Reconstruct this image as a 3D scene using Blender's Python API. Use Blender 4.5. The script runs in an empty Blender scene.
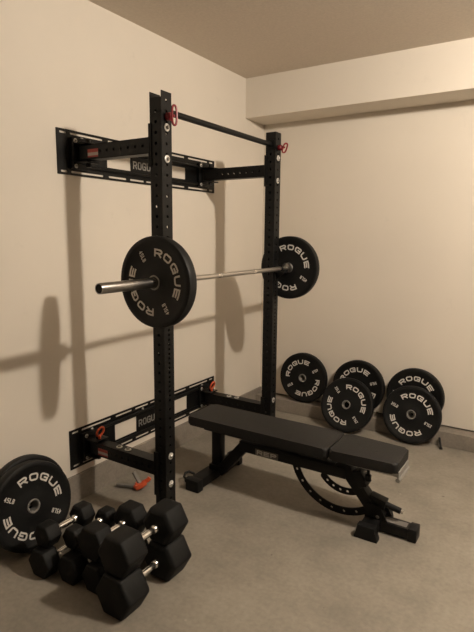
import bpy, bmesh, math, random
from mathutils import Vector, Matrix
random.seed(7)
S = bpy.context.scene
COL = S.collection
PI = math.pi

# ------------------------------------------------------------ camera, world, lights, exposure
def make_camera():
    yaw, pitch, roll, fpx = .5671, .1553, .0087, 514.11
    f = Vector((-math.sin(yaw) * math.cos(pitch), math.cos(yaw) * math.cos(pitch), -math.sin(pitch)))
    r = f.cross(Vector((0, 0, 1))).normalized(); u = r.cross(f)
    r2 = r * math.cos(roll) + u * math.sin(roll); u2 = -r * math.sin(roll) + u * math.cos(roll)
    cd = bpy.data.cameras.new('camera'); co = bpy.data.objects.new('camera', cd); COL.objects.link(co)
    m = Matrix((r2, u2, -f)).transposed().to_4x4(); m.translation = Vector((2.3755, -4.1518, 1.5946))
    co.matrix_world = m
    cd.sensor_fit = 'VERTICAL'; cd.sensor_height = 36; cd.sensor_width = 27
    cd.lens = fpx * 36 / 632; cd.clip_start = .05; cd.clip_end = 60
    S.camera = co
make_camera()
w = bpy.data.worlds.new('world'); S.world = w; w.use_nodes = True
w.node_tree.nodes['Background'].inputs[0].default_value = (.9, .7, .5, 1)
w.node_tree.nodes['Background'].inputs[1].default_value = 0.02
LX, LY, LZ = 2.96, -1.93, 2.77
ld = bpy.data.lights.new('ceiling_bulb_light', 'POINT'); ld.energy = 214; ld.color = (1, .885, .745); ld.shadow_soft_size = .06
lo = bpy.data.objects.new('ceiling_bulb_light', ld); COL.objects.link(lo); lo.location = (LX, LY, LZ)
S.view_settings.view_transform = 'Standard'; S.view_settings.look = 'None'
S.view_settings.gamma = 1; S.view_settings.use_curve_mapping = False
S.view_settings.exposure = 0.0

# ------------------------------------------------------------ materials
def mat(name, color, rough=.5, metal=0, spec=.5, noise=None, bump=None, coat=0):
    """noise=(scale, amount[, second colour]); bump=(scale, strength)"""
    m = bpy.data.materials.new(name); m.use_nodes = True; nt = m.node_tree; b = nt.nodes['Principled BSDF']
    b.inputs['Base Color'].default_value = (*color, 1); b.inputs['Roughness'].default_value = rough
    b.inputs['Metallic'].default_value = metal; b.inputs['Specular IOR Level'].default_value = spec
    tc = nt.nodes.new('ShaderNodeTexCoord')
    if noise:
        n = nt.nodes.new('ShaderNodeTexNoise'); n.inputs['Scale'].default_value = noise[0]; n.inputs['Detail'].default_value = 5
        nt.links.new(tc.outputs['Object'], n.inputs['Vector'])
        r = nt.nodes.new('ShaderNodeValToRGB'); k = noise[1]
        c2 = noise[2] if len(noise) > 2 else tuple(c * (1 - k) for c in color)
        r.color_ramp.elements[0].position = .32; r.color_ramp.elements[1].position = .68
        r.color_ramp.elements[0].color = (*c2, 1); r.color_ramp.elements[1].color = (*[min(1, c * (1 + k * .5)) for c in color], 1)
        nt.links.new(n.outputs['Fac'], r.inputs['Fac']); nt.links.new(r.outputs['Color'], b.inputs['Base Color'])
    if bump:
        n = nt.nodes.new('ShaderNodeTexNoise'); n.inputs['Scale'].default_value = bump[0]; n.inputs['Detail'].default_value = 4
        nt.links.new(tc.outputs['Object'], n.inputs['Vector'])
        bp = nt.nodes.new('ShaderNodeBump'); bp.inputs['Strength'].default_value = bump[1]; bp.inputs['Distance'].default_value = .002
        nt.links.new(n.outputs['Fac'], bp.inputs['Height']); nt.links.new(bp.outputs['Normal'], b.inputs['Normal'])
    return m
WALL = (.74, .675, .585)
M = dict(
    wall=mat('painted_drywall', WALL, .75, noise=(1.1, .05), bump=(140, .25), spec=.3),
    ceiling=mat('painted_ceiling', (.70, .62, .53), .9, noise=(60, .06), bump=(90, .5), spec=.2),
    black=mat('powder_coated_black_steel', (.0044, .0044, .0044), .42, bump=(400, .1), spec=.24),
    blackm=mat('matte_black_steel', (.0044, .0044, .0044), .6, spec=.25),
    rubber=mat('black_rubber', (.0036, .0038, .0039), .55, bump=(300, .15), spec=.28),
    hexrub=mat('dumbbell_rubber', (.0034, .0036, .0036), .6, bump=(500, .3), spec=.25),
    print=mat('white_print', (.66, .63, .58), .6),
    pvinyl=mat('bench_vinyl', (.0125, .0120, .0115), .58, bump=(500, .35), spec=.28),
    chrome=mat('chrome', (.85, .83, .80), .20, 1),
    brushed=mat('brushed_steel', (.38, .36, .34), .3, 1, noise=(60, .1)),
    steel=mat('grey_steel', (.30, .29, .27), .4, 1),
    washer=mat('zinc_washer', (.62, .60, .56), .45, .5),
    red=mat('red_plastic', (.20, .012, .018), .4),
    orange=mat('orange_plastic', (.62, .095, .03), .45),
    sticker=mat('warning_sticker', (.42, .37, .33), .6),
    stickred=mat('red_sticker', (.34, .05, .04), .6),
    tag=mat('grey_label_plate', (.13, .12, .11), .5),
    greyplastic=mat('grey_plastic', (.17, .16, .145), .5),
    ring=mat('ring_steel', (.30, .29, .27), .4, .4),
    dark=mat('black_cap_and_gap_shade', (.01, .009, .008), .9),
    lampwhite=mat('lamp_white', (.8, .8, .78), .5),
)
# knurled shaft
def knurl():
    m = mat('knurled_steel', (.62, .59, .55), .33, 1); nt = m.node_tree; b = nt.nodes['Principled BSDF']
    tc = nt.nodes.new('ShaderNodeTexCoord'); v = nt.nodes.new('ShaderNodeTexVoronoi'); v.inputs['Scale'].default_value = 350
    nt.links.new(tc.outputs['Object'], v.inputs['Vector'])
    bp = nt.nodes.new('ShaderNodeBump'); bp.inputs['Strength'].default_value = .7; bp.inputs['Distance'].default_value = .001
    nt.links.new(v.outputs['Distance'], bp.inputs['Height']); nt.links.new(bp.outputs['Normal'], b.inputs['Normal'])
    return m
M['knurl'] = knurl()
def scuffs(m):
    nt = m.node_tree; N = nt.nodes; L = nt.links; b = N['Principled BSDF']; src = b.inputs['Base Color'].links[0].from_socket
    tc = N.new('ShaderNodeTexCoord'); n = N.new('ShaderNodeTexNoise'); n.inputs['Scale'].default_value = 5; n.inputs['Detail'].default_value = 9; n.inputs['Roughness'].default_value = .72
    L.new(tc.outputs['Object'], n.inputs['Vector'])
    r = N.new('ShaderNodeMapRange'); r.inputs[1].default_value = .62; r.inputs[2].default_value = .72; r.inputs[4].default_value = .22
    L.new(n.outputs['Fac'], r.inputs[0])
    mx = N.new('ShaderNodeMix'); mx.data_type = 'RGBA'; mx.inputs[7].default_value = (.50, .46, .40, 1)
    L.new(r.outputs[0], mx.inputs['Factor']); L.new(src, mx.inputs[6]); L.new(mx.outputs[2], b.inputs['Base Color'])
scuffs(M['wall'])
# concrete floor: mottled, with pale scuffs and small pale specks
def concrete(name, base, scale=1.0, specks=True):
    m = bpy.data.materials.new(name); m.use_nodes = True; nt = m.node_tree; N = nt.nodes; L = nt.links
    b = N['Principled BSDF']; b.inputs['Roughness'].default_value = .62; b.inputs['Specular IOR Level'].default_value = .35
    tc = N.new('ShaderNodeTexCoord')
    n1 = N.new('ShaderNodeTexNoise'); n1.inputs['Scale'].default_value = 2.6 * scale; n1.inputs['Detail'].default_value = 10; n1.inputs['Roughness'].default_value = .68
    n2 = N.new('ShaderNodeTexNoise'); n2.inputs['Scale'].default_value = 45 * scale; n2.inputs['Detail'].default_value = 6
    for n in (n1, n2): L.new(tc.outputs['Object'], n.inputs['Vector'])
    r = N.new('ShaderNodeValToRGB'); r.color_ramp.elements[0].position = .3; r.color_ramp.elements[1].position = .72
    r.color_ramp.elements[0].color = (*[c * .74 for c in base], 1); r.color_ramp.elements[1].color = (*[c * 1.2 for c in base], 1)
    L.new(n1.outputs['Fac'], r.inputs['Fac'])
    mx = N.new('ShaderNodeMix'); mx.data_type = 'RGBA'; mx.blend_type = 'OVERLAY'; mx.inputs['Factor'].default_value = .22
    L.new(r.outputs['Color'], mx.inputs[6]); L.new(n2.outputs['Fac'], mx.inputs[7])
    out = mx.outputs[2]
    if specks:
        v = N.new('ShaderNodeTexVoronoi'); v.inputs['Scale'].default_value = 5.5
        L.new(tc.outputs['Object'], v.inputs['Vector'])
        lt = N.new('ShaderNodeMath'); lt.operation = 'LESS_THAN'; lt.inputs[1].default_value = .035; L.new(v.outputs['Distance'], lt.inputs[0])
        mm = N.new('ShaderNodeMath'); mm.operation = 'MULTIPLY'; mm.inputs[1].default_value = .55; L.new(lt.outputs[0], mm.inputs[0])
        m2 = N.new('ShaderNodeMix'); m2.data_type = 'RGBA'; m2.inputs[7].default_value = (*[min(1, c * 1.5) for c in base], 1)
        L.new(mm.outputs[0], m2.inputs['Factor']); L.new(out, m2.inputs[6]); out = m2.outputs[2]
    if specks:      # scattered small dark stains and crumbs
        for sc, th, k in ((2.3, .022, .55), (9.0, .030, .35)):
            w_ = N.new('ShaderNodeTexNoise'); w_.inputs['Scale'].default_value = 30; L.new(tc.outputs['Object'], w_.inputs['Vector'])
            ad = N.new('ShaderNodeVectorMath'); ad.operation = 'MULTIPLY_ADD'; ad.inputs[1].default_value = (.03, .03, .0); L.new(w_.outputs['Color'], ad.inputs[0]); L.new(tc.outputs['Object'], ad.inputs[2])
            v = N.new('ShaderNodeTexVoronoi'); v.inputs['Scale'].default_value = sc; L.new(ad.outputs[0], v.inputs['Vector'])
            lt = N.new('ShaderNodeMath'); lt.operation = 'LESS_THAN'; lt.inputs[1].default_value = th; L.new(v.outputs['Distance'], lt.inputs[0])
            mm = N.new('ShaderNodeMath'); mm.operation = 'MULTIPLY'; mm.inputs[1].default_value = k; L.new(lt.outputs[0], mm.inputs[0])
            m2 = N.new('ShaderNodeMix'); m2.data_type = 'RGBA'; m2.inputs[7].default_value = (.07, .06, .045, 1)
            L.new(mm.outputs[0], m2.inputs['Factor']); L.new(out, m2.inputs[6]); out = m2.outputs[2]
    L.new(out, b.inputs['Base Color'])
    bp = N.new('ShaderNodeBump'); bp.inputs['Strength'].default_value = .3; bp.inputs['Distance'].default_value = .003
    L.new(n2.outputs['Fac'], bp.inputs['Height']); L.new(bp.outputs['Normal'], b.inputs['Normal'])
    return m
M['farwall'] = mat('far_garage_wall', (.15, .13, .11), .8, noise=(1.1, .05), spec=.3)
M['floor'] = concrete('concrete_floor', (.243, .219, .182))
M['curb'] = concrete('concrete_curb', (.25, .22, .185), 1.6, False)

# ------------------------------------------------------------ mesh helpers
def frame_from(z, x=None):
    z = Vector(z).normalized()
    x = Vector(x) if x is not None else (Vector((0, 0, 1)) if abs(z.z) < .9 else Vector((1, 0, 0)))
    x = (x - z * x.dot(z)).normalized(); y = z.cross(x)
    return Matrix((x, y, z)).transposed().to_4x4()

class MB:
    """collects shapes (in the coordinates of the place, minus origin) into ONE mesh"""
    def __init__(s, origin=(0, 0, 0)): s.bm = bmesh.new(); s.o = Vector(origin)
    def _take(s, tmp, mtx=None):
        if mtx is not None: bmesh.ops.transform(tmp, matrix=mtx, verts=tmp.verts)
        me = bpy.data.meshes.new('t'); tmp.to_mesh(me); tmp.free(); s.bm.from_mesh(me); bpy.data.meshes.remove(me); return s
    def box(s, lo, hi, bev=0, mtx=None, seg=2):
        t = bmesh.new(); bmesh.ops.create_cube(t, size=1)
        c = [(a + b) / 2 for a, b in zip(lo, hi)]; d = [abs(b - a) for a, b in zip(lo, hi)]
        for v in t.verts: v.co = Vector((v.co.x * d[0] + c[0], v.co.y * d[1] + c[1], v.co.z * d[2] + c[2]))
        if bev: bmesh.ops.bevel(t, geom=t.edges[:], offset=bev, segments=seg, profile=.5, affect='EDGES')
        return s._take(t, mtx)
    def lathe(s, prof, p0, axis, n=32, cap=True):
        """prof: (radius, distance along axis) pairs"""
        t = bmesh.new(); F = frame_from(axis); rings = []
        for r, h in prof:
            rings.append([t.verts.new((r * math.cos(2 * PI * i / n), r * math.sin(2 * PI * i / n), h)) for i in range(n)])
        for a, b in zip(rings, rings[1:]):
            for i in range(n): t.faces.new((a[i], a[(i + 1) % n], b[(i + 1) % n], b[i]))
        if cap:
            t.faces.new(rings[0][::-1]); t.faces.new(rings[-1])
        F.translation = Vector(p0)
        return s._take(t, F)
    def cyl(s, p0, p1, r, n=24, bev=0):
        p0 = Vector(p0); p1 = Vector(p1); L = (p1 - p0).length
        prof = [(r - bev, 0), (r, bev), (r, L - bev), (r - bev, L)] if bev else [(r, 0), (r, L)]
        return s.lathe(prof, p0, p1 - p0, n)
    def bar(s, p0, p1, w, h, up=(0, 0, 1), bev=.004):
        """rectangular tube from p0 to p1; w across, h along 'up'"""
        p0 = Vector(p0); p1 = Vector(p1); F = frame_from(p1 - p0, up); F.translation = p0
        return s.box((-h / 2, -w / 2, 0), (h / 2, w / 2, (p1 - p0).length), bev, F)
    def tube(s, pts, r, n=10, closed=False):
        pts = [Vector(p) for p in pts]; t = bmesh.new(); rings = []; N = len(pts); prev = None
        for i, p in enumerate(pts):
            a = pts[(i - 1) % N] if (i or closed) else p; b = pts[(i + 1) % N] if (i < N - 1 or closed) else p
            d = (b - a).normalized()
            if prev is None: prev = Vector((0, 0, 1)) if abs(d.z) < .9 else Vector((1, 0, 0))
            x = (prev - d * prev.dot(d)).normalized(); prev = x; y = d.cross(x)
            rings.append([t.verts.new(p + (x * math.cos(2 * PI * k / n) + y * math.sin(2 * PI * k / n)) * r) for k in range(n)])
        pairs = list(zip(rings, rings[1:])) + ([(rings[-1], rings[0])] if closed else [])
        for a, b in pairs:
            for k in range(n): t.faces.new((a[k], a[(k + 1) % n], b[(k + 1) % n], b[k]))
        if not closed: t.faces.new(rings[0][::-1]); t.faces.new(rings[-1])
        return s._take(t)
    def prism(s, poly, F, th, bev=0, seg=3):
        """polygon in the local xy plane of F, thickness th along +z"""
        t = bmesh.new(); a = [t.verts.new((x, y, 0)) for x, y in poly]; b = [t.verts.new((x, y, th)) for x, y in poly]; n = len(a)
        t.faces.new(a[::-1]); t.faces.new(b)
        for i in range(n): t.faces.new((a[i], a[(i + 1) % n], b[(i + 1) % n], b[i]))
        if bev:
            ed = [e for e in t.edges if (e.verts[0].co.z == e.verts[1].co.z)]
            bmesh.ops.bevel(t, geom=ed, offset=bev, segments=seg, profile=.5, affect='EDGES')
        return s._take(t, F)
    def holed(s, outer, holes, F, th):
        """plate with round / oblong holes: outer = (x0,y0,x1,y1); holes = list of closed point lists"""
        cu = bpy.data.curves.new('c', 'CURVE'); cu.dimensions = '2D'; cu.fill_mode = 'BOTH'; cu.extrude = th / 2
        x0, y0, x1, y1 = outer
        for pts in [[(x0, y0), (x1, y0), (x1, y1), (x0, y1)]] + holes:
            sp = cu.splines.new('POLY'); sp.points.add(len(pts) - 1); sp.use_cyclic_u = True
            for q, (x, y) in zip(sp.points, pts): q.co = (x, y, 0, 1)
        ob = bpy.data.objects.new('c', cu); COL.objects.link(ob); dg = bpy.context.evaluated_depsgraph_get()
        me = bpy.data.meshes.new_from_object(ob.evaluated_get(dg)); t = bmesh.new(); t.from_mesh(me)
        bmesh.ops.remove_doubles(t, verts=t.verts, dist=1e-5)
        bpy.data.meshes.remove(me); bpy.data.objects.remove(ob); bpy.data.curves.remove(cu)
        return s._take(t, F)
    def build(s, name, m, parent=None, smooth=True):
        bmesh.ops.transform(s.bm, matrix=Matrix.Translation(-s.o), verts=s.bm.verts)
        bmesh.ops.recalc_face_normals(s.bm, faces=s.bm.faces)
        me = bpy.data.meshes.new(name); s.bm.to_mesh(me); s.bm.free()
        me.materials.append(m if not isinstance(m, str) else M[m])
        if smooth:
            me.polygons.foreach_set('use_smooth', [True] * len(me.polygons)); me.set_sharp_from_angle(angle=math.radians(35))
        o = bpy.data.objects.new(name, me); COL.objects.link(o); o.parent = parent
        return o

def circ(cx, cy, r, n=12): return [(cx + r * math.cos(2 * PI * i / n), cy + r * math.sin(2 * PI * i / n)) for i in range(n)]
def slot(x0, x1, cy, h):
    r = h / 2; p = [(x0 + r + r * math.cos(PI / 2 + PI * i / 5), cy + r * math.sin(PI / 2 + PI * i / 5)) for i in range(6)]
    return p + [(x1 - r + r * math.cos(-PI / 2 + PI * i / 5), cy + r * math.sin(-PI / 2 + PI * i / 5)) for i in range(6)]
def rect(x0, y0, x1, y1): return [(x0, y0), (x1, y0), (x1, y1), (x0, y1)]

def thing(name, label, cat, loc=(0, 0, 0), group=None):
    o = bpy.data.objects.new(name, None); o.empty_display_size = .1; COL.objects.link(o); o.location = loc
    return tag(o, label, cat, group)
def tag(o, label, cat, group=None):
    o['label'] = label; o['category'] = cat
    if group: o['group'] = group
    return o
def struct(name, mb, m):
    o = mb.build(name, m, smooth=False); o['kind'] = 'structure'; return o
def children(o): return [c for c in bpy.data.objects if c.parent == o]
def copy_tree(o, parent=None):
    c = o.copy(); COL.objects.link(c); c.parent = parent
    for ch in children(o): copy_tree(ch, c)
    return c

# ------------------------------------------------------------ stroke lettering
def arc(cx, cy, rx, ry, a0, a1, n=7):
    return [(cx + rx * math.cos(math.radians(a0 + (a1 - a0) * i / (n - 1))), cy + ry * math.sin(math.radians(a0 + (a1 - a0) * i / (n - 1)))) for i in range(n)]
q = .28
GLYPH = {
 'R': [[(0, 0), (0, 1), (.7, 1)] + arc(.7, .72, .3, .28, 90, -90) + [(.15, .44)], [(.55, .44), (1, 0)]],
 'O': [arc(1 - q, 1 - q, q, q, 90, 0) + arc(1 - q, q, q, q, 0, -90) + arc(q, q, q, q, -90, -180) + arc(q, 1 - q, q, q, 180, 90) + [(1 - q, 1)]],
 'G': [[(1, .86), (.9, 1)] + arc(q, 1 - q, q, q, 90, 180) + arc(q, q, q, q, 180, 270) + [(1, 0), (1, .48), (.55, .48)]],
 'U': [[(0, 1)] + arc(q, q, q, q, 180, 270) + arc(1 - q, q, q, q, 270, 360) + [(1, 1)]],
 'E': [[(1, 1), (0, 1), (0, 0), (1, 0)], [(0, .5), (.9, .5)]],
 'L': [[(0, 1), (0, 0), (1, 0)]],
 'B': [[(0, 0), (0, 1), (.7, 1)] + arc(.7, .76, .28, .24, 90, -90) + [(.1, .52)], [(.7, .52)] + arc(.7, .26, .3, .26, 90, -90) + [(0, 0)]],
 'P': [[(0, 0), (0, 1), (.7, 1)] + arc(.7, .72, .3, .28, 90, -90) + [(.1, .44)]],
 '4': [[(.75, 0), (.75, 1), (0, .3), (1, .3)]],
 '5': [[(1, 1), (.05, 1), (0, .56), (.6, .58)] + arc(.66, .29, .34, .29, 80, -90) + [(0, 0)]],
 '2': [[(0, .82)] + arc(.5, .7, .48, .3, 150, -20) + [(0, 0), (1, 0)]],
 '3': [[(0, .9)] + arc(.55, .76, .43, .24, 120, -90) + [(.35, .52)], [(.5, .52)] + arc(.55, .26, .45, .26, 90, -150)],
}
def stroke_text(mb, text, cw, chh, gap, sw, fn, th=.001):
    """fn maps flat (x, y) -> Matrix-free 3D point and normal; text centred at 0, vertically centred at 0"""
    n = len(text); total = n * cw + (n - 1) * gap
    for k, ch in enumerate(text):
        x0 = -total / 2 + k * (cw + gap)
        for path in GLYPH[ch]:
            P = [Vector((x0 + sw / 2 + x * (cw - sw), -chh / 2 + sw / 2 + y * (chh - sw))) for x, y in path]
            Q = [P[0]]
            for a, b in zip(P, P[1:]):
                if (b - a).length < 1e-6: continue
                m = max(1, int((b - a).length / (cw * .25)))
                Q += [a + (b - a) * i / m for i in range(1, m + 1)]
            L = []; Rr = []
            for i, p in enumerate(Q):
                d0 = (p - Q[i - 1]).normalized() if i else (Q[1] - p).normalized()
                d1 = (Q[i + 1] - p).normalized() if i < len(Q) - 1 else d0
                n0 = Vector((-d0.y, d0.x)); n1 = Vector((-d1.y, d1.x)); nn = (n0 + n1)
                nn = nn.normalized() if nn.length > .2 else n0
                k2 = sw / 2 / max(.6, nn.dot(n0)); ext = Vector((0, 0))
                if i == 0: ext = -d1 * sw * .5
                if i == len(Q) - 1: ext = d0 * sw * .5
                L.append(p + nn * k2 + ext); Rr.append(p - nn * k2 + ext)
            bm = mb.bm; top = []; bot = []
            for a, b in zip(L, Rr):
                pa, na = fn(a.x, a.y); pb, nb = fn(b.x, b.y)
                top.append((bm.verts.new(pa + na * th), bm.verts.new(pb + nb * th))); bot.append((bm.verts.new(pa), bm.verts.new(pb)))
            for i in range(len(top) - 1):
                bm.faces.new((top[i][0], top[i][1], top[i + 1][1], top[i + 1][0]))
                bm.faces.new((top[i][0], top[i + 1][0], bot[i + 1][0], bot[i][0]))
                bm.faces.new((top[i][1], bot[i][1], bot[i + 1][1], top[i + 1][1]))

# ------------------------------------------------------------ the room
X1, Y0, ZC = 5.6, -6.6, 2.88
SD, SH = .314, .315          # soffit depth and drop
CD, CH, ZW = .11, .116, .1645
struct('floor', MB().box((-.15, Y0 - .15, -.1), (X1 + .15, .2, 0)), 'floor')
struct('ceiling', MB().box((-.15, Y0 - .15, ZC), (X1 + .15, .2, ZC + .1)), 'ceiling')
struct('wall_left', MB().box((-.15, Y0 - .15, ZW), (0, .15, ZC)), 'wall')
struct('wall_back', MB().box((0, 0, CH + .014), (X1 + .15, .15, ZC)), 'wall')
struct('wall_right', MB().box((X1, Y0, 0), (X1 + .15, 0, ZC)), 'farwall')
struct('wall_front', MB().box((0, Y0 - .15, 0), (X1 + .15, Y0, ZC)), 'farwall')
struct('trim_1', MB().box((0, -SD, ZC - SH), (X1, 0, ZC)), 'wall')                       # boxed-in beam under the ceiling
struct('trim_2', MB().box((-.15, Y0, 0), (.018, .15, ZW), 0), 'curb')                    # concrete stem below the left wall
struct('trim_3', MB().box((.018, -CD, 0), (X1, .15, CH), .004), 'curb')                  # concrete curb along the back wall
struct('gap_shade_strip', MB().box((0, .06, CH - .01), (X1, .14, CH + .02)), 'dark')              # added strip closing the gap over the curb, its shade painted dark

# ceiling lamp holder above the bulb (just out of the frame)
lamp = thing('ceiling_lamp', 'round white lamp holder on the garage ceiling, out of the frame to the upper right', 'lamp', (LX, LY, ZC))
b = MB((LX, LY, ZC)); b.lathe([(.06, 0), (.06, .012), (.035, .02)], (LX, LY, ZC), (0, 0, -1)); b.build('lamp_base', 'lampwhite', lamp)

# ------------------------------------------------------------ wall-mounted fold-back rack
DX, YN, YF, H, HW = .6155, -2.109, -.944, 2.286, .0381
YM = (YN + YF) / 2
RO = (DX, YM, 0)
rack = thing('squat_rack', 'tall black steel wall-mounted squat rack bolted to the left wall', 'rack', RO)

def face_holes(extra=True):
    zs = []
    z = .06
    while z < 2.26:
        zs.append(z); z += .0254 if (extra and .72 < z < 1.27) else .0508
    return zs
for YU, notch in ((YN, True), (YF, False)):
    mb = MB(RO)
    # +x and -x faces: local x -> world y, local y -> world z, normal -> +x
    Fx = Matrix(((0, 0, 1, 0), (1, 0, 0, YU), (0, 1, 0, 0), (0, 0, 0, 1)))
    for sx in (-1, 1):
        F = Fx.copy(); F[0][3] = DX + sx * (HW - .0015)
        mb.holed((-HW, .006, HW, H), [circ(0, z, .008) for z in (face_holes() if sx > 0 else face_holes(False)[::3])], F, .003)
    # -y and +y faces: local x -> world x, local y -> world z, normal -> -y
    for sy in (-1, 1):
        F = Matrix(((1, 0, 0, DX), (0, 0, -1, YU + sy * (HW - .0015)), (0, 1, 0, 0), (0, 0, 0, 1)))
        top = H - .03 if notch else H
        mb.holed((-HW + .003, .006, HW - .003, top), [circ(0, z, .008) for z in (face_holes(False) if sy < 0 else face_holes(False)[1::3]) if z < 2.22], F, .003)
    mb.box((DX - .0381, YU - .0381, .001), (DX + .0381, YU + .0381, .008))
    if not notch: mb.box((DX - .0375, YU - .0375, H - .003), (DX + .0375, YU + .0375, H))
    up = mb.build('upright', 'black', rack, smooth=False)

def bolt(p, n, r=.019, parent=None):
    m = MB(RO); m.lathe([(r, 0), (r, .003), (r * .9, .004)], p, n, 20); o = m.build('washer', 'washer', parent)
    h = MB(RO); h.lathe([(r * .52, .003), (r * .52, .010), (r * .35, .013)], p, n, 6); h.build('bolt_head', 'steel', o, smooth=False)
    return o
for YU in (YN, YF):
    for z in (2.118, 1.968, .405, .245):
        bolt((DX + HW + .0003, YU, z), (1, 0, 0), parent=rack)

def stringer(z0, z1, upper):
    y0, y1 = -2.252, -.778; zc = (z0 + z1) / 2; L = y1 - y0; hz = z1 - z0
    holes = []
    for zz in (z0 + .018, z1 - .018):
        for a, c in ((.02, .068), (.09, .33), (.37, .52), (.55, .68)):
            holes.append(slot(y0 + a, y0 + c, zz, .012)); holes.append(slot(y1 - c, y1 - a, zz, .012))
        holes.append(slot(y0 + .70, y1 - .70, zz, .010))
    wz0, wz1 = (zc - .05, zc + .032) if upper else (zc - .058, zc + .048)
    for a, c in ((.36, .56),):
        holes.append(rect(y0 + a, wz0, y0 + c, wz1)); holes.append(rect(y1 - c, wz0, y1 - a, wz1))
    F = Matrix(((0, 0, 1, .0038), (1, 0, 0, 0), (0, 1, 0, 0), (0, 0, 0, 1)))
    m = MB(RO); m.holed((y0, z0, y1, z1), holes, F, .005)
    st = m.build('wall_stringer', 'black', rack, smooth=False)
    for zz in (wz1 + .022, wz0 - .018):
        r = MB(RO); r.cyl((.013, y0 + .19, zz), (.013, y1 - .19, zz), .010, 12); r.build('stiffening_rib', 'black', st)
    t = MB(RO)
    stroke_text(t, 'ROGUE', .035, .048, .007, .008, lambda x, y: (Vector((.0064, YM - .045 + x, zc - .010 + y)), Vector((1, 0, 0))))
    t.build('logo_lettering', 'ring', st, smooth=False)
    for yy in (y0 + .17, y1 - .17, y0 + .62, y1 - .62):
        k = MB(RO); k.lathe([(.011, 0), (.011, .004), (.006, .009), (.002, .010)], (.0064, yy, z1 - .038), (1, 0, 0), 12); k.build('lag_screw', 'steel', st)
    return st
stringer(1.919, 2.161, True); stringer(.206, .448, False)

for YU in (YN, YF):
    for zc, za, zb, upper in ((2.036, 1.930, 2.138, True), (.325, .175, .425, False)):
        # wall hinge bracket
        h = MB(RO)
        h.box((.0064, YU - .062, zc - .085), (.032, YU + .062, zc + .085), .002)
        h.box((.03, YU - .052, zc + .046), (.125, YU + .052, zc + .054), .002)
        h.box((.03, YU - .052, zc - .054), (.125, YU + .052, zc - .046), .002)
        h.cyl((.088, YU, zc - .075), (.088, YU, zc + .075), .014, 14)
        hb = h.build('hinge_bracket', 'black', rack)
        for dz in (-.068, .068):
            bolt((.0323, YU - .04, zc + dz), (1, 0, 0), .012, hb)
        a = MB(RO)
        for sy in (-1, 1):
            F = Matrix(((1, 0, 0, 0), (0, 0, -1, YU + sy * .0345), (0, 1, 0, 0), (0, 0, 0, 1)))
            a.holed((.055, zc - .039, DX - HW - .006, zc + .039), [circ(x, zc, .008) for x in [.17 + .0508 * i for i in range(8)]], F, .003)
        a.box((.055, YU - .036, zc + .036), (DX - HW - .006, YU + .036, zc + .039)); a.box((.055, YU - .036, zc - .039), (DX - HW - .006, YU + .036, zc - .036))
        a.box((.055, YU - .036, zc - .039), (.058, YU + .036, zc + .039))
        arm = a.build('arm', 'black', rack, smooth=False)
        g = MB(RO)
        g.box((DX - HW - .0065, YU - .0445, za), (DX - HW - .0005, YU + .0445, zb), .001)
        for sy in (-1, 1): g.box((DX - HW - .0065, YU + sy * .0395 - .003, za), (DX - .012 if not upper else DX - HW + .012, YU + sy * .0395 + .003, zb), .001)
        g.build('upright_bracket', 'black', arm)
        if not upper:
            for x in (.266, .335): bolt((x, YU, zc + .0392), (0, 0, 1), .019, arm)
        if YU == YN:
            s = MB(RO); s.box((.125, YU - .0366, zc - .028), (.205, YU - .0361, zc + .014)); sk = s.build('warning_sticker', 'sticker', arm, smooth=False)
            s2 = MB(RO); s2.box((.125, YU - .0370, zc - .004), (.205, YU - .0366, zc + .014)); s2.box((.125, YU - .0370, zc - .028), (.205, YU - .0366, zc - .020))
            s2.build('sticker_band', 'stickred', sk, smooth=False)
        # pull pin with loop handle
        if not upper:
            p = MB(RO); zt = zc + .054
            p.cyl((.10, YU, zt), (.10, YU, zt + .02), .009, 12)
            pts = [(.10 + .0, YU + .026 * math.cos(t) , zt + .045 + .030 * math.sin(t)) for t in [2 * PI * i / 20 for i in range(20)]]
            pts = [(x + (z - zt - .02) * .35, y, z) for x, y, z in pts]
            p.tube(pts, .0065, 8, True); o = p.build('pull_pin', 'orange', rack); o['label'] = 'orange loop pull pin'

# pull-up bar with its two red loop pins
m = MB(RO); zb = 2.205
m.cyl((DX, YN + HW, zb), (DX, YF - HW, zb), .0165, 20)
m.box((DX - .034, YN + HW + .0003, zb - .03), (DX + .034, YN + HW + .008, zb + .03), .002)
m.box((DX - .034, YF - HW - .008, zb - .03), (DX + .034, YF - HW - .0003, zb + .03), .002)
m.build('pull_up_bar', 'black', rack)
for YU, zp, tl in ((YN, 2.168, .0), (YF, 2.185, .35)):
    X = DX + HW
    p = MB(RO); p.lathe([(.016, .0003), (.019, .006), (.019, .024), (.012, .032)], (X, YU, zp), (1, 0, 0), 16)
    p.cyl((X + .028, YU, zp), (X + .05, YU, zp), .006, 10)
    pts = []
    for i in range(24):
        t = 2 * PI * i / 24; z = .046 * math.copysign(abs(math.sin(t)) ** .6, math.sin(t)); x = .014 * math.copysign(abs(math.cos(t)) ** .8, math.cos(t))
        if YU == YF: z *= .62
        pts.append((X + .050 + (x * .2 if YU == YN else x * .5) + z * tl, YU + x, zp + (.002 if YU == YN else -.004) + z))
    p.tube(pts, .0055, 8, True)
    o = p.build('locking_pin', 'red', rack); o['label'] = 'red knob with loop handle'
    c = MB(RO)
    c.tube([(X + .008, YU - .018, zp + .01), (X + .003, YU - HW - .004, zp + .022), (DX, YU - HW - .005, zp + .022), (DX - HW + .004, YU - HW - .004, zp + .004)] if YU == YN else
           [(X + .012, YU, zp - .015), (X + .014, YU + .005, zp - .03), (X + .006, YU + .01, zp - .05)], .0013, 6)
    c.build('tether_cable', 'blackm', o)

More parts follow.
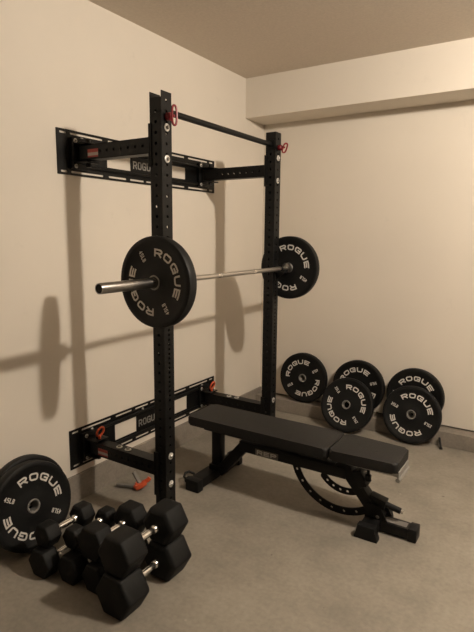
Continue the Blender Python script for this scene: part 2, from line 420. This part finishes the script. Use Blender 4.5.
# J-cups carrying the barbell
BX, BZ, BR = .703, 1.369, .014
def j_cup(y):
    o = thing('j_cup', '', 'barbell holder', (DX + HW, y, BZ - .04), 'J-cups carrying the barbell')
    X = 0
    m = MB(); m.box((.0006, -.03, -.05), (.007, .03, .06), .0015)
    m.box((.006, -.03, BR * 0 + .010), (.082, .03, .0185), .002)
    m.box((.074, -.03, .0185), (.082, .03, .034), .002)
    m.box((.006, -.006, -.045), (.012, .006, .010)); m.prism([(.006, -.04), (.07, .010), (.006, .010)], Matrix(((1, 0, 0, 0), (0, 0, -1, .004), (0, 1, 0, 0), (0, 0, 0, 1))), .008)
    m.build('cup_body', 'blackm', o)
    l = MB(); l.box((.0065, -.028, .0187), (.0736, .028, .0235), .001); l.build('liner', 'rubber', o)
    return o
jc = j_cup(YN); jc.location.z -= .0016; jc['label'] = 'black J-shaped barbell holder on the near upright, behind the near barbell plate'
jc2 = copy_tree(jc); jc2.location.y = YF; jc2.location.z += .0016; jc2['label'] = 'black J-shaped barbell holder on the far upright of the rack'

# ------------------------------------------------------------ barbell
bb = thing('barbell', 'chrome barbell racked across the two black uprights', 'barbell', (BX, YM, BZ - .001))
m = MB(); m.cyl((0, -.65, 0), (0, .65, 0), BR, 24); m.build('shaft', 'knurl', bb)
for a in (-.56, -.2, .2, .56):
    m = MB(); m.cyl((0, a - .012, 0), (0, a + .012, 0), BR + .0003, 24); m.build('knurl_ring', 'chrome', bb)
bb.rotation_euler.x = .003
for s in (-1, 1):
    m = MB()
    m.lathe([(.020, .640), (.035, .645), (.0365, .650), (.0365, .664), (.034, .667), (.0245, .668), (.0245, 1.095), (.023, 1.100), (.021, 1.100), (.020, 1.096), (.004, 1.096), (.003, 1.094)], (0, 0, 0), (0, s, 0), 32)
    sl = m.build('sleeve', 'brushed', bb); 
    e = MB(); e.lathe([(.0195, 1.0961), (.0195, 1.0985), (.012, 1.0985), (.010, 1.0970)], (0, 0, 0), (0, s, 0), 24); e.build('end_cap', 'dark', sl)

# ------------------------------------------------------------ bumper plates (local +Z = front face, +Y = up)
def plate_proto(weight, t):
    R = .2235; h = t / 2
    root = bpy.data.objects.new('bumper_plate', None); COL.objects.link(root)
    half = [(.0365, h - .004), (.060, h - .004), (.064, h - .005), (.190, h - .005), (.196, h - .001), (.212, h - .001), (.2205, h - .004), (R, h - .012)]
    prof = half + [(R, 0)] + [(r, -z) for r, z in half[::-1]]
    m = MB(); m.lathe(prof, (0, 0, 0), (0, 0, 1), 72, cap=False); 
    # inner wall of the hub
    m.lathe([(.0365, h - .004), (.0365, -h + .004)], (0, 0, 0), (0, 0, 1), 72, cap=False)
    m.build('rubber_disc', 'rubber', root)
    m = MB(); m.lathe([(.0262, h - .006), (.0300, h - .001), (.0340, h - .001), (.0363, h - .004), (.0363, -h + .004), (.0340, -h + .001), (.0300, -h + .001), (.0262, -h + .006), (.0262, h - .006)], (0, 0, 0), (0, 0, 1), 40, cap=False)
    m.build('hub_ring', 'ring', root)
    zf = h - .0052
    for side in (1, -1):
        for rot in (0, PI):
            def fa(x, y, rot=rot, side=side):
                r = .146 + y; a = x / .146
                px, py = r * math.sin(a), r * math.cos(a)
                px, py = px * math.cos(rot) - py * math.sin(rot), px * math.sin(rot) + py * math.cos(rot)
                return Vector((px * side, py, zf * side)), Vector((0, 0, side))
            m = MB(); stroke_text(m, 'ROGUE', .049, .038, .0125, .0086, fa, .0012); m.build('maker_lettering', 'print', root, smooth=False)
            def fb(x, y, rot=rot, side=side):
                px, py = x - .143, y
                px, py = px * math.cos(rot) - py * math.sin(rot), px * math.sin(rot) + py * math.cos(rot)
                return Vector((px * side, py, zf * side)), Vector((0, 0, side))
            k = MB(); stroke_text(k, weight, .0115, .023, .0035, .0038, fb, .0012); k.build('weight_marking', 'print', root, smooth=False)
    return root
P45 = plate_proto('45LB', .060); P35 = plate_proto('35LB', .058); P25 = plate_proto('25LB', .048)
used = set(); TH = {P45: .060, P35: .058, P25: .048}
def put_plate(proto, c, n, phi, label, group=None):
    """c = centre of the front face, n = front normal, phi = clockwise turn of the lettering (degrees)"""
    t = TH[proto]
    o = proto if proto not in used else copy_tree(proto); used.add(proto)
    n = Vector(n).normalized(); u = (Vector((0, 0, 1)) - n * n.z).normalized(); r = u.cross(n); p = math.radians(phi)
    X = r * math.cos(p) - u * math.sin(p); Y = r * math.sin(p) + u * math.cos(p)
    m = Matrix((X, Y, n)).transposed().to_4x4(); m.translation = Vector(c) - n * (t / 2)
    o.matrix_world = m; tag(o, label, 'weight plate', group); return o
GB, GW, GF = 'bumper plates loaded on the barbell', 'bumper plates leaning on the left wall', 'bumper plates leaning on the back wall'
put_plate(P45, (BX, YM - .668 - .0860, BZ - .0032), (0, -1, 0), 60, 'large black bumper plate on the near end of the racked barbell', GB)
put_plate(P45, (BX, YM + .668 + .001, BZ + .0012), (0, -1, 0), 31, 'black bumper plate on the far end of the barbell, partly behind the upright', GB)
def lean(y_bot, deg):   # normal of a plate leaning back against the far wall
    a = math.radians(deg); return (0, -math.cos(a), math.sin(a))
def back_plate(proto, x, yb, zfloor, deg, phi, label, yaw=0):
    """front lower edge of the plate stands at y=yb on a support of height zfloor"""
    a = math.radians(deg); n = Vector((0, -math.cos(a), math.sin(a))); u = Vector((0, math.sin(a), math.cos(a)))
    t = TH[proto]
    low = t * math.sin(a) * 0 ; z = zfloor + .2245 * math.cos(a) + t * math.sin(a)      # back rim carries it
    c = Vector((x, yb + .225 * math.sin(a), z)); n = Matrix.Rotation(math.radians(yaw), 3, 'Z') @ n
    return put_plate(proto, c, n, phi, label, GF)
back_plate(P45, .482, -.098, CH, 2.5, -34, 'black bumper plate by itself on the curb, leftmost of the back wall plates')
back_plate(P35, .985, -.092, CH, 4, -20, 'black bumper plate on the curb half hidden behind the middle front plate')
back_plate(P25, .952, -.310, .0, 19, 49, 'black bumper plate standing on the floor, the middle front one at the back wall', 0)
back_plate(P35, 1.452, -.092, CH, 3, 5, 'black bumper plate on the curb behind the rightmost front plate, lettering above it')
back_plate(P25, 1.462, -.238, .0, 13, 22, 'rightmost front black bumper plate standing on the floor against the curb')

# two plates leaning on the left wall
def wall_plate(proto, xb, y, deg, phi, label, yaw=0):
    a = math.radians(deg); t = .060
    n = Vector((math.cos(a), 0, math.sin(a))); n = Matrix.Rotation(math.radians(yaw), 3, 'Z') @ n
    c = Vector((xb - .225 * math.sin(a), y, .2245 * math.cos(a) + t * math.sin(a)))
    return put_plate(proto, c, n, phi, label, GW)
wall_plate(P45, .250, -2.655, 9, 33, 'large black bumper plate beside the dumbbells, front one of the left wall pair', -3)
wall_plate(P45, .176, -2.62, 9, 60, 'black bumper plate against the left wall, only its rim showing behind another', -3)

# ------------------------------------------------------------ bench
BO = (1.05, -1.5, 0)
bench = thing('weight_bench', 'flat black adjustable weight bench with curved ladder arms, standing beside the rack', 'bench', BO)
Fz = lambda z: Matrix.Translation((0, 0, z))
def roundpoly(P, r, n=5):
    out = []; N = len(P)
    for i in range(N):
        p = Vector(P[i]); a = (Vector(P[i - 1]) - p).normalized(); b2 = (Vector(P[(i + 1) % N]) - p).normalized()
        p0 = p + a * r; p1 = p + b2 * r
        for k in range(n + 1):
            t = k / n; out.append(tuple(p0 * (1 - t) ** 2 + p * 2 * t * (1 - t) + p1 * t * t))
    return out
m = MB(BO); m.prism(roundpoly([(.405, -1.648), (1.366, -1.648), (1.366, -1.352), (.405, -1.352)], .025), Fz(.388), .058, .014, 3); bp_ = m.build('back_pad', 'pvinyl', bench)
m = MB(BO); m.prism(roundpoly([(1.374, -1.648), (1.742, -1.622), (1.742, -1.378), (1.374, -1.352)], .025), Fz(.388), .058, .014, 3); sp_ = m.build('seat_pad', 'pvinyl', bench)
for (x, y) in ((1.50, -1.49), (1.60, -1.51)):
    k = MB(BO); k.lathe([(.009, 0), (.007, .0015)], (x, y, .4459), (0, 0, 1), 12); k.build('dimple', 'pvinyl', sp_)
m = MB(BO)
for y in (-1.575, -1.425): m.bar((.50, y, .371), (1.345, y, .371), .04, .032)
m.bar((.60, -1.575, .371), (.60, -1.425, .371), .04, .030); m.bar((1.20, -1.575, .371), (1.20, -1.425, .371), .04, .030)
m.build('back_pad_frame', 'black', bench)
m = MB(BO)
m.bar((.735, -1.5, .281), (1.44, -1.5, .281), .08, .066)
m.bar((.575, -1.5, .06), (.765, -1.5, .285), .076, .066)
mb_ = m.build('main_beam', 'black', bench)
m = MB(BO); m.box((.855, -1.5406, .252), (1.015, -1.5402, .292)); lp = m.build('label_plate', 'tag', mb_, smooth=False); lp['label'] = 'grey brand label'
m = MB(BO); stroke_text(m, 'REP', .040, .027, .008, .0065, lambda x, y: (Vector((.935 + x, -1.5407, .272 + y)), Vector((0, -1, 0)))); m.build('label_lettering', 'print', lp, smooth=False)
m = MB(BO); m.bar((.550, -1.5, .075), (.550, -1.5, .388), .06, .066, up=(1, 0, 0)); m.box((.505, -1.545, .068), (.60, -1.455, .105), .004); m.build('rear_post', 'black', bench)
m = MB(BO); m.bar((.520, -1.70, .042), (.520, -1.27, .042), .085, .06); rf = m.build('rear_foot', 'black', bench)
for y0, y1 in ((-1.752, -1.695), (-1.275, -1.225)):
    k = MB(BO); k.box((.470, y0, .0005), (.570, y1, .076), .006); k.build('foot_cap', 'rubber', rf)
k = MB(BO)     # carrying loop beside the rear foot
k.tube([(.476, -1.635, .035), (.445, -1.632, .055), (.418, -1.645, .066), (.404, -1.668, .062), (.412, -1.69, .048), (.44, -1.70, .035), (.476, -1.705, .03)], .008, 8)
k.lathe([(.010, -.016), (.020, -.014), (.020, .014), (.010, .016)], (.425, -1.665, .0205), (0, 1, 0), 18)
k.cyl((.425, -1.665, .0205), (.476, -1.665, .03), .006, 8)
k.build('transport_wheel', 'rubber', rf)
m = MB(BO); m.bar((1.400, -1.5, .345), (1.638, -1.5, .062), .07, .066, up=(1, 0, 0)); m.bar((1.50, -1.5, .315), (1.545, -1.5, .23), .09, .05, up=(1, 0, 0))
ld_ = m.build('front_leg', 'black', bench)
k = MB(BO); k.lathe([(.013, 0), (.013, .006), (.008, .009)], (1.632, -1.5355, .085), (0, -1, 0), 10); k.build('bolt', 'steel', ld_)
for sy in (-1, 1):
    k = MB(BO); k.prism([(1.56, .066), (1.69, .066), (1.64, .15), (1.575, .15)], Matrix(((1, 0, 0, 0), (0, 0, -1, -1.5 + sy * .041 + .002), (0, 1, 0, 0), (0, 0, 0, 1))), .004); k.build('gusset', 'black', ld_)
m = MB(BO); m.bar((1.605, -1.63, .040), (1.605, -1.37, .040), .085, .06); m.box((1.60, -1.545, .008), (1.80, -1.465, .068), .004); ff = m.build('front_foot', 'black', bench)
for y0, y1, ty in ((-1.66, -1.61, -1), (-1.39, -1.34, 1)):
    k = MB(BO); k.prism([(1.542, .0005), (1.668, .0005), (1.668, .014), (1.654, .045), (1.654, .076), (1.558, .076), (1.558, .045), (1.542, .014)], Matrix(((1, 0, 0, 0), (0, 0, 1, y0), (0, 1, 0, 0), (0, 0, 0, 1))), y1 - y0, .004, 2); k.build('foot_cap', 'rubber', ff)
k = MB(BO); k.box((1.795, -1.548, .0005), (1.842, -1.462, .074), .006); k.build('foot_cap', 'rubber', ff)
k = MB(BO); k.box((1.668, -1.530, .0682), (1.785, -1.482, .0690)); o = k.build('warning_label', 'tag', ff, smooth=False); o['label'] = 'grey printed label'
m = MB(BO); m.bar((1.575, -1.5, .17), (1.665, -1.5, .15), .06, .05); m.cyl((1.66, -1.5, .150), (1.745, -1.5, .134), .017, 16, .003); hg = m.build('handle_grip', 'rubber', bench)
k = MB(BO); k.cyl((1.743, -1.5, .1345), (1.757, -1.5, .132), .012, 16, .003); k.build('handle_tip', 'chrome', hg)
def ladder(c, r0, r1, a0, a1, n, y, nm):
    pts = [(c[0] + r1 * math.cos(t), c[1] + r1 * math.sin(t)) for t in [math.radians(a0 + (a1 - a0) * i / 28) for i in range(29)]]
    e_ = lambda a, sg: [(c[0] + (r0 + r1) / 2 * math.cos(math.radians(a)) + (r1 - r0) / 2 * math.cos(math.radians(a + sg * k)), c[1] + (r0 + r1) / 2 * math.sin(math.radians(a)) + (r1 - r0) / 2 * math.sin(math.radians(a + sg * k))) for k in (30, 60, 90, 120, 150)]
    pts += e_(a1, 1)
    pts += [(c[0] + r0 * math.cos(t), c[1] + r0 * math.sin(t)) for t in [math.radians(a1 + (a0 - a1) * i / 28) for i in range(29)]]
    pts += e_(a0, -1)[::-1]
    cu = bpy.data.curves.new('c', 'CURVE'); cu.dimensions = '2D'; cu.fill_mode = 'BOTH'; cu.extrude = .005
    hl = [circ(c[0] + (r0 + r1) / 2 * math.cos(t), c[1] + (r0 + r1) / 2 * math.sin(t), .0085) for t in [math.radians(a0 + (a1 - a0) * (i + .7) / n) for i in range(n)]]
    for P in [pts] + hl:
        s = cu.splines.new('POLY'); s.points.add(len(P) - 1); s.use_cyclic_u = True
        for q_, (x, z) in zip(s.points, P): q_.co = (x, z, 0, 1)
    ob = bpy.data.objects.new('c', cu); COL.objects.link(ob); me = bpy.data.meshes.new_from_object(ob.evaluated_get(bpy.context.evaluated_depsgraph_get()))
    bpy.data.objects.remove(ob); t = bmesh.new(); t.from_mesh(me); bmesh.ops.remove_doubles(t, verts=t.verts, dist=1e-5); mm = MB(BO)
    mm._take(t, Matrix(((1, 0, 0, 0), (0, 0, -1, y), (0, 1, 0, 0), (0, 0, 0, 1)))); return mm.build(nm, 'blackm', bench, smooth=False)
ladder((1.395, .330), .272, .315, 178, 310, 9, -1.5, 'back_pad_ladder')
ladder((1.425, .330), .150, .188, 221, 296, 5, -1.5, 'seat_ladder')
m = MB(BO); m.cyl((1.567, -1.53, .385), (1.567, -1.53, .31), .008, 10); m.lathe([(.010, 0), (.017, .006), (.017, .036), (.010, .04)], (1.567, -1.53, .312), (0, 0, -1), 16); m.build('adjustment_knob', 'rubber', bench)
m = MB(BO); m.bar((1.40, -1.555, .368), (1.735, -1.555, .368), .03, .032); m.bar((1.40, -1.445, .368), (1.735, -1.445, .368), .03, .032); m.build('seat_frame', 'steel', bench)
m = MB(BO); m.box((1.737, -1.595, .352), (1.747, -1.405, .394), .003); m.cyl((1.742, -1.598, .348), (1.742, -1.402, .348), .012, 12); o = m.build('seat_end_bracket', 'ring', bench)

# ------------------------------------------------------------ hex dumbbells
GD = 'hex dumbbells stacked two high on the floor'
def dumbbell(x, z, R, yc, hl, th, label, rot=0):
    """x,z = axis, R = corner radius of the hex, hl = grip length, th = head thickness"""
    o = thing('hex_dumbbell', label, 'dumbbell', (x, yc, z), GD)
    m = MB(); n = 9
    prof = [(.0115, -hl / 2 - .002)] + [(.0125 + .004 * math.sin(PI * i / n), -hl / 2 + hl * i / n) for i in range(n + 1)] + [(.0115, hl / 2 + .002)]
    m.lathe(prof, (0, 0, 0), (0, 1, 0), 20); hd = m.build('handle', 'chrome', o)
    for s in (-1, 1):
        k = MB(); k.lathe([(.017, hl / 2 - .022), (.020, hl / 2 - .016), (.020, hl / 2 + .004)], (0, 0, 0), (0, s, 0), 20); k.build('collar', 'chrome', hd)
    for s in (-1, 1):
        t = bmesh.new(); rings = []
        for r, h in ((R * .80, 0), (R * .98, th * .10), (R, th * .2), (R, th * .8), (R, th * .92), (R * .92, th)):
            rings.append([t.verts.new((r * math.cos(PI / 3 * i + rot), s * (hl / 2 + h), r * math.sin(PI / 3 * i + rot))) for i in range(6)])
        for a, b2 in zip(rings, rings[1:]):
            for i in range(6): t.faces.new((a[i], a[(i + 1) % 6], b2[(i + 1) % 6], b2[i]))
        t.faces.new(rings[0]); t.faces.new(rings[-1][::-1])
        bmesh.ops.recalc_face_normals(t, faces=t.faces)
        ed = [e for e in t.edges if len(e.link_faces) == 2 and e.calc_face_angle(0) > .3]
        bmesh.ops.bevel(t, geom=ed, offset=R * .06, segments=2, profile=.5, affect='EDGES')
        m = MB(); m._take(t); m.build('hex_head', 'hexrub', o)
    return o
k6 = .8660
Rl = [.075, .073, .073, .104]; xl = [.420, .569, .714, .899]; yl = [-2.648, -2.60, -2.575, -2.580]; tl_ = [.085, .09, .095, .142]
names_l = ['hex dumbbell on the floor in the bottom row, nearest the large leaning plate',
           'hex dumbbell on the floor in the bottom row, second from the leaning plate',
           'hex dumbbell on the floor in the bottom row, third from the leaning plate',
           'biggest hex dumbbell on the floor, bottom right end of the pile']
for i in range(4): dumbbell(xl[i], Rl[i] * k6 + .0005, Rl[i], yl[i], .13 if i < 3 else .145, tl_[i], names_l[i])
ups = [(.410, -2.622, .061, .125, .080, 'small black hex dumbbell in the top row, nearest the large leaning plate'),
       (.530, -2.567, .055, .125, .070, 'smallest black hex dumbbell in the top row, second from the leaning plate'),
       (.675, -2.552, .086, .125, .095, 'medium black hex dumbbell in the top row, third from the leaning plate'),
       (.896, -2.576, .095, .140, .132, 'biggest upper black rubber hex dumbbell, at the right end of the top row')]
for i, (x, yc, R, hl, th, lb) in enumerate(ups):
    top = 2 * (.0754 if i < 3 else .104) * k6 + .001
    dumbbell(x, top + R * k6, R, yc, hl, th, lb)

# ------------------------------------------------------------ small things on the floor
cl = thing('hand_clamp', 'small orange and grey hand clamp lying on the floor behind the near upright', 'tool', (.20, -1.90, 0))
def blade(p0, p1, w0, w1, th):
    p0 = Vector(p0); p1 = Vector(p1); d = p1 - p0; F = frame_from(Vector((0, 0, 1)) - d.normalized() * d.normalized().z, d); F.translation = p0; L = d.length
    m = MB(cl.location); m.prism([(0, -w0 / 2), (L, -w1 / 2), (L, w1 / 2), (0, w0 / 2)], F, th, .0015, 2); return m
blade((.225, -1.905, .010), (.085, -1.965, .010), .032, .020, .016).build('jaw', 'greyplastic', cl)
blade((.225, -1.895, .020), (.165, -1.90, .095), .032, .024, .012).build('jaw', 'greyplastic', cl)
m = MB(cl.location)
m.tube([(.205, -1.92, .018), (.228, -1.93, .022), (.252, -1.915, .036), (.262, -1.89, .05)], .016, 10)
m.tube([(.205, -1.895, .022), (.230, -1.87, .034), (.255, -1.86, .052), (.262, -1.85, .066)], .014, 10)
m.cyl((.212, -1.90, .002), (.212, -1.90, .040), .024, 16, .004)
o = m.build('handle', 'orange', cl); o['label'] = 'orange grips'
m = MB(); m.cyl((1.700, -.190, .007), (1.672, -.128, .070), .008, 12, .002); m.cyl((1.7005, -.191, .006), (1.697, -.184, .013), .012, 12)
tag(m.build('rubber_peg', 'rubber'), 'small black peg leaning on the curb, right of the rightmost plates', 'peg')
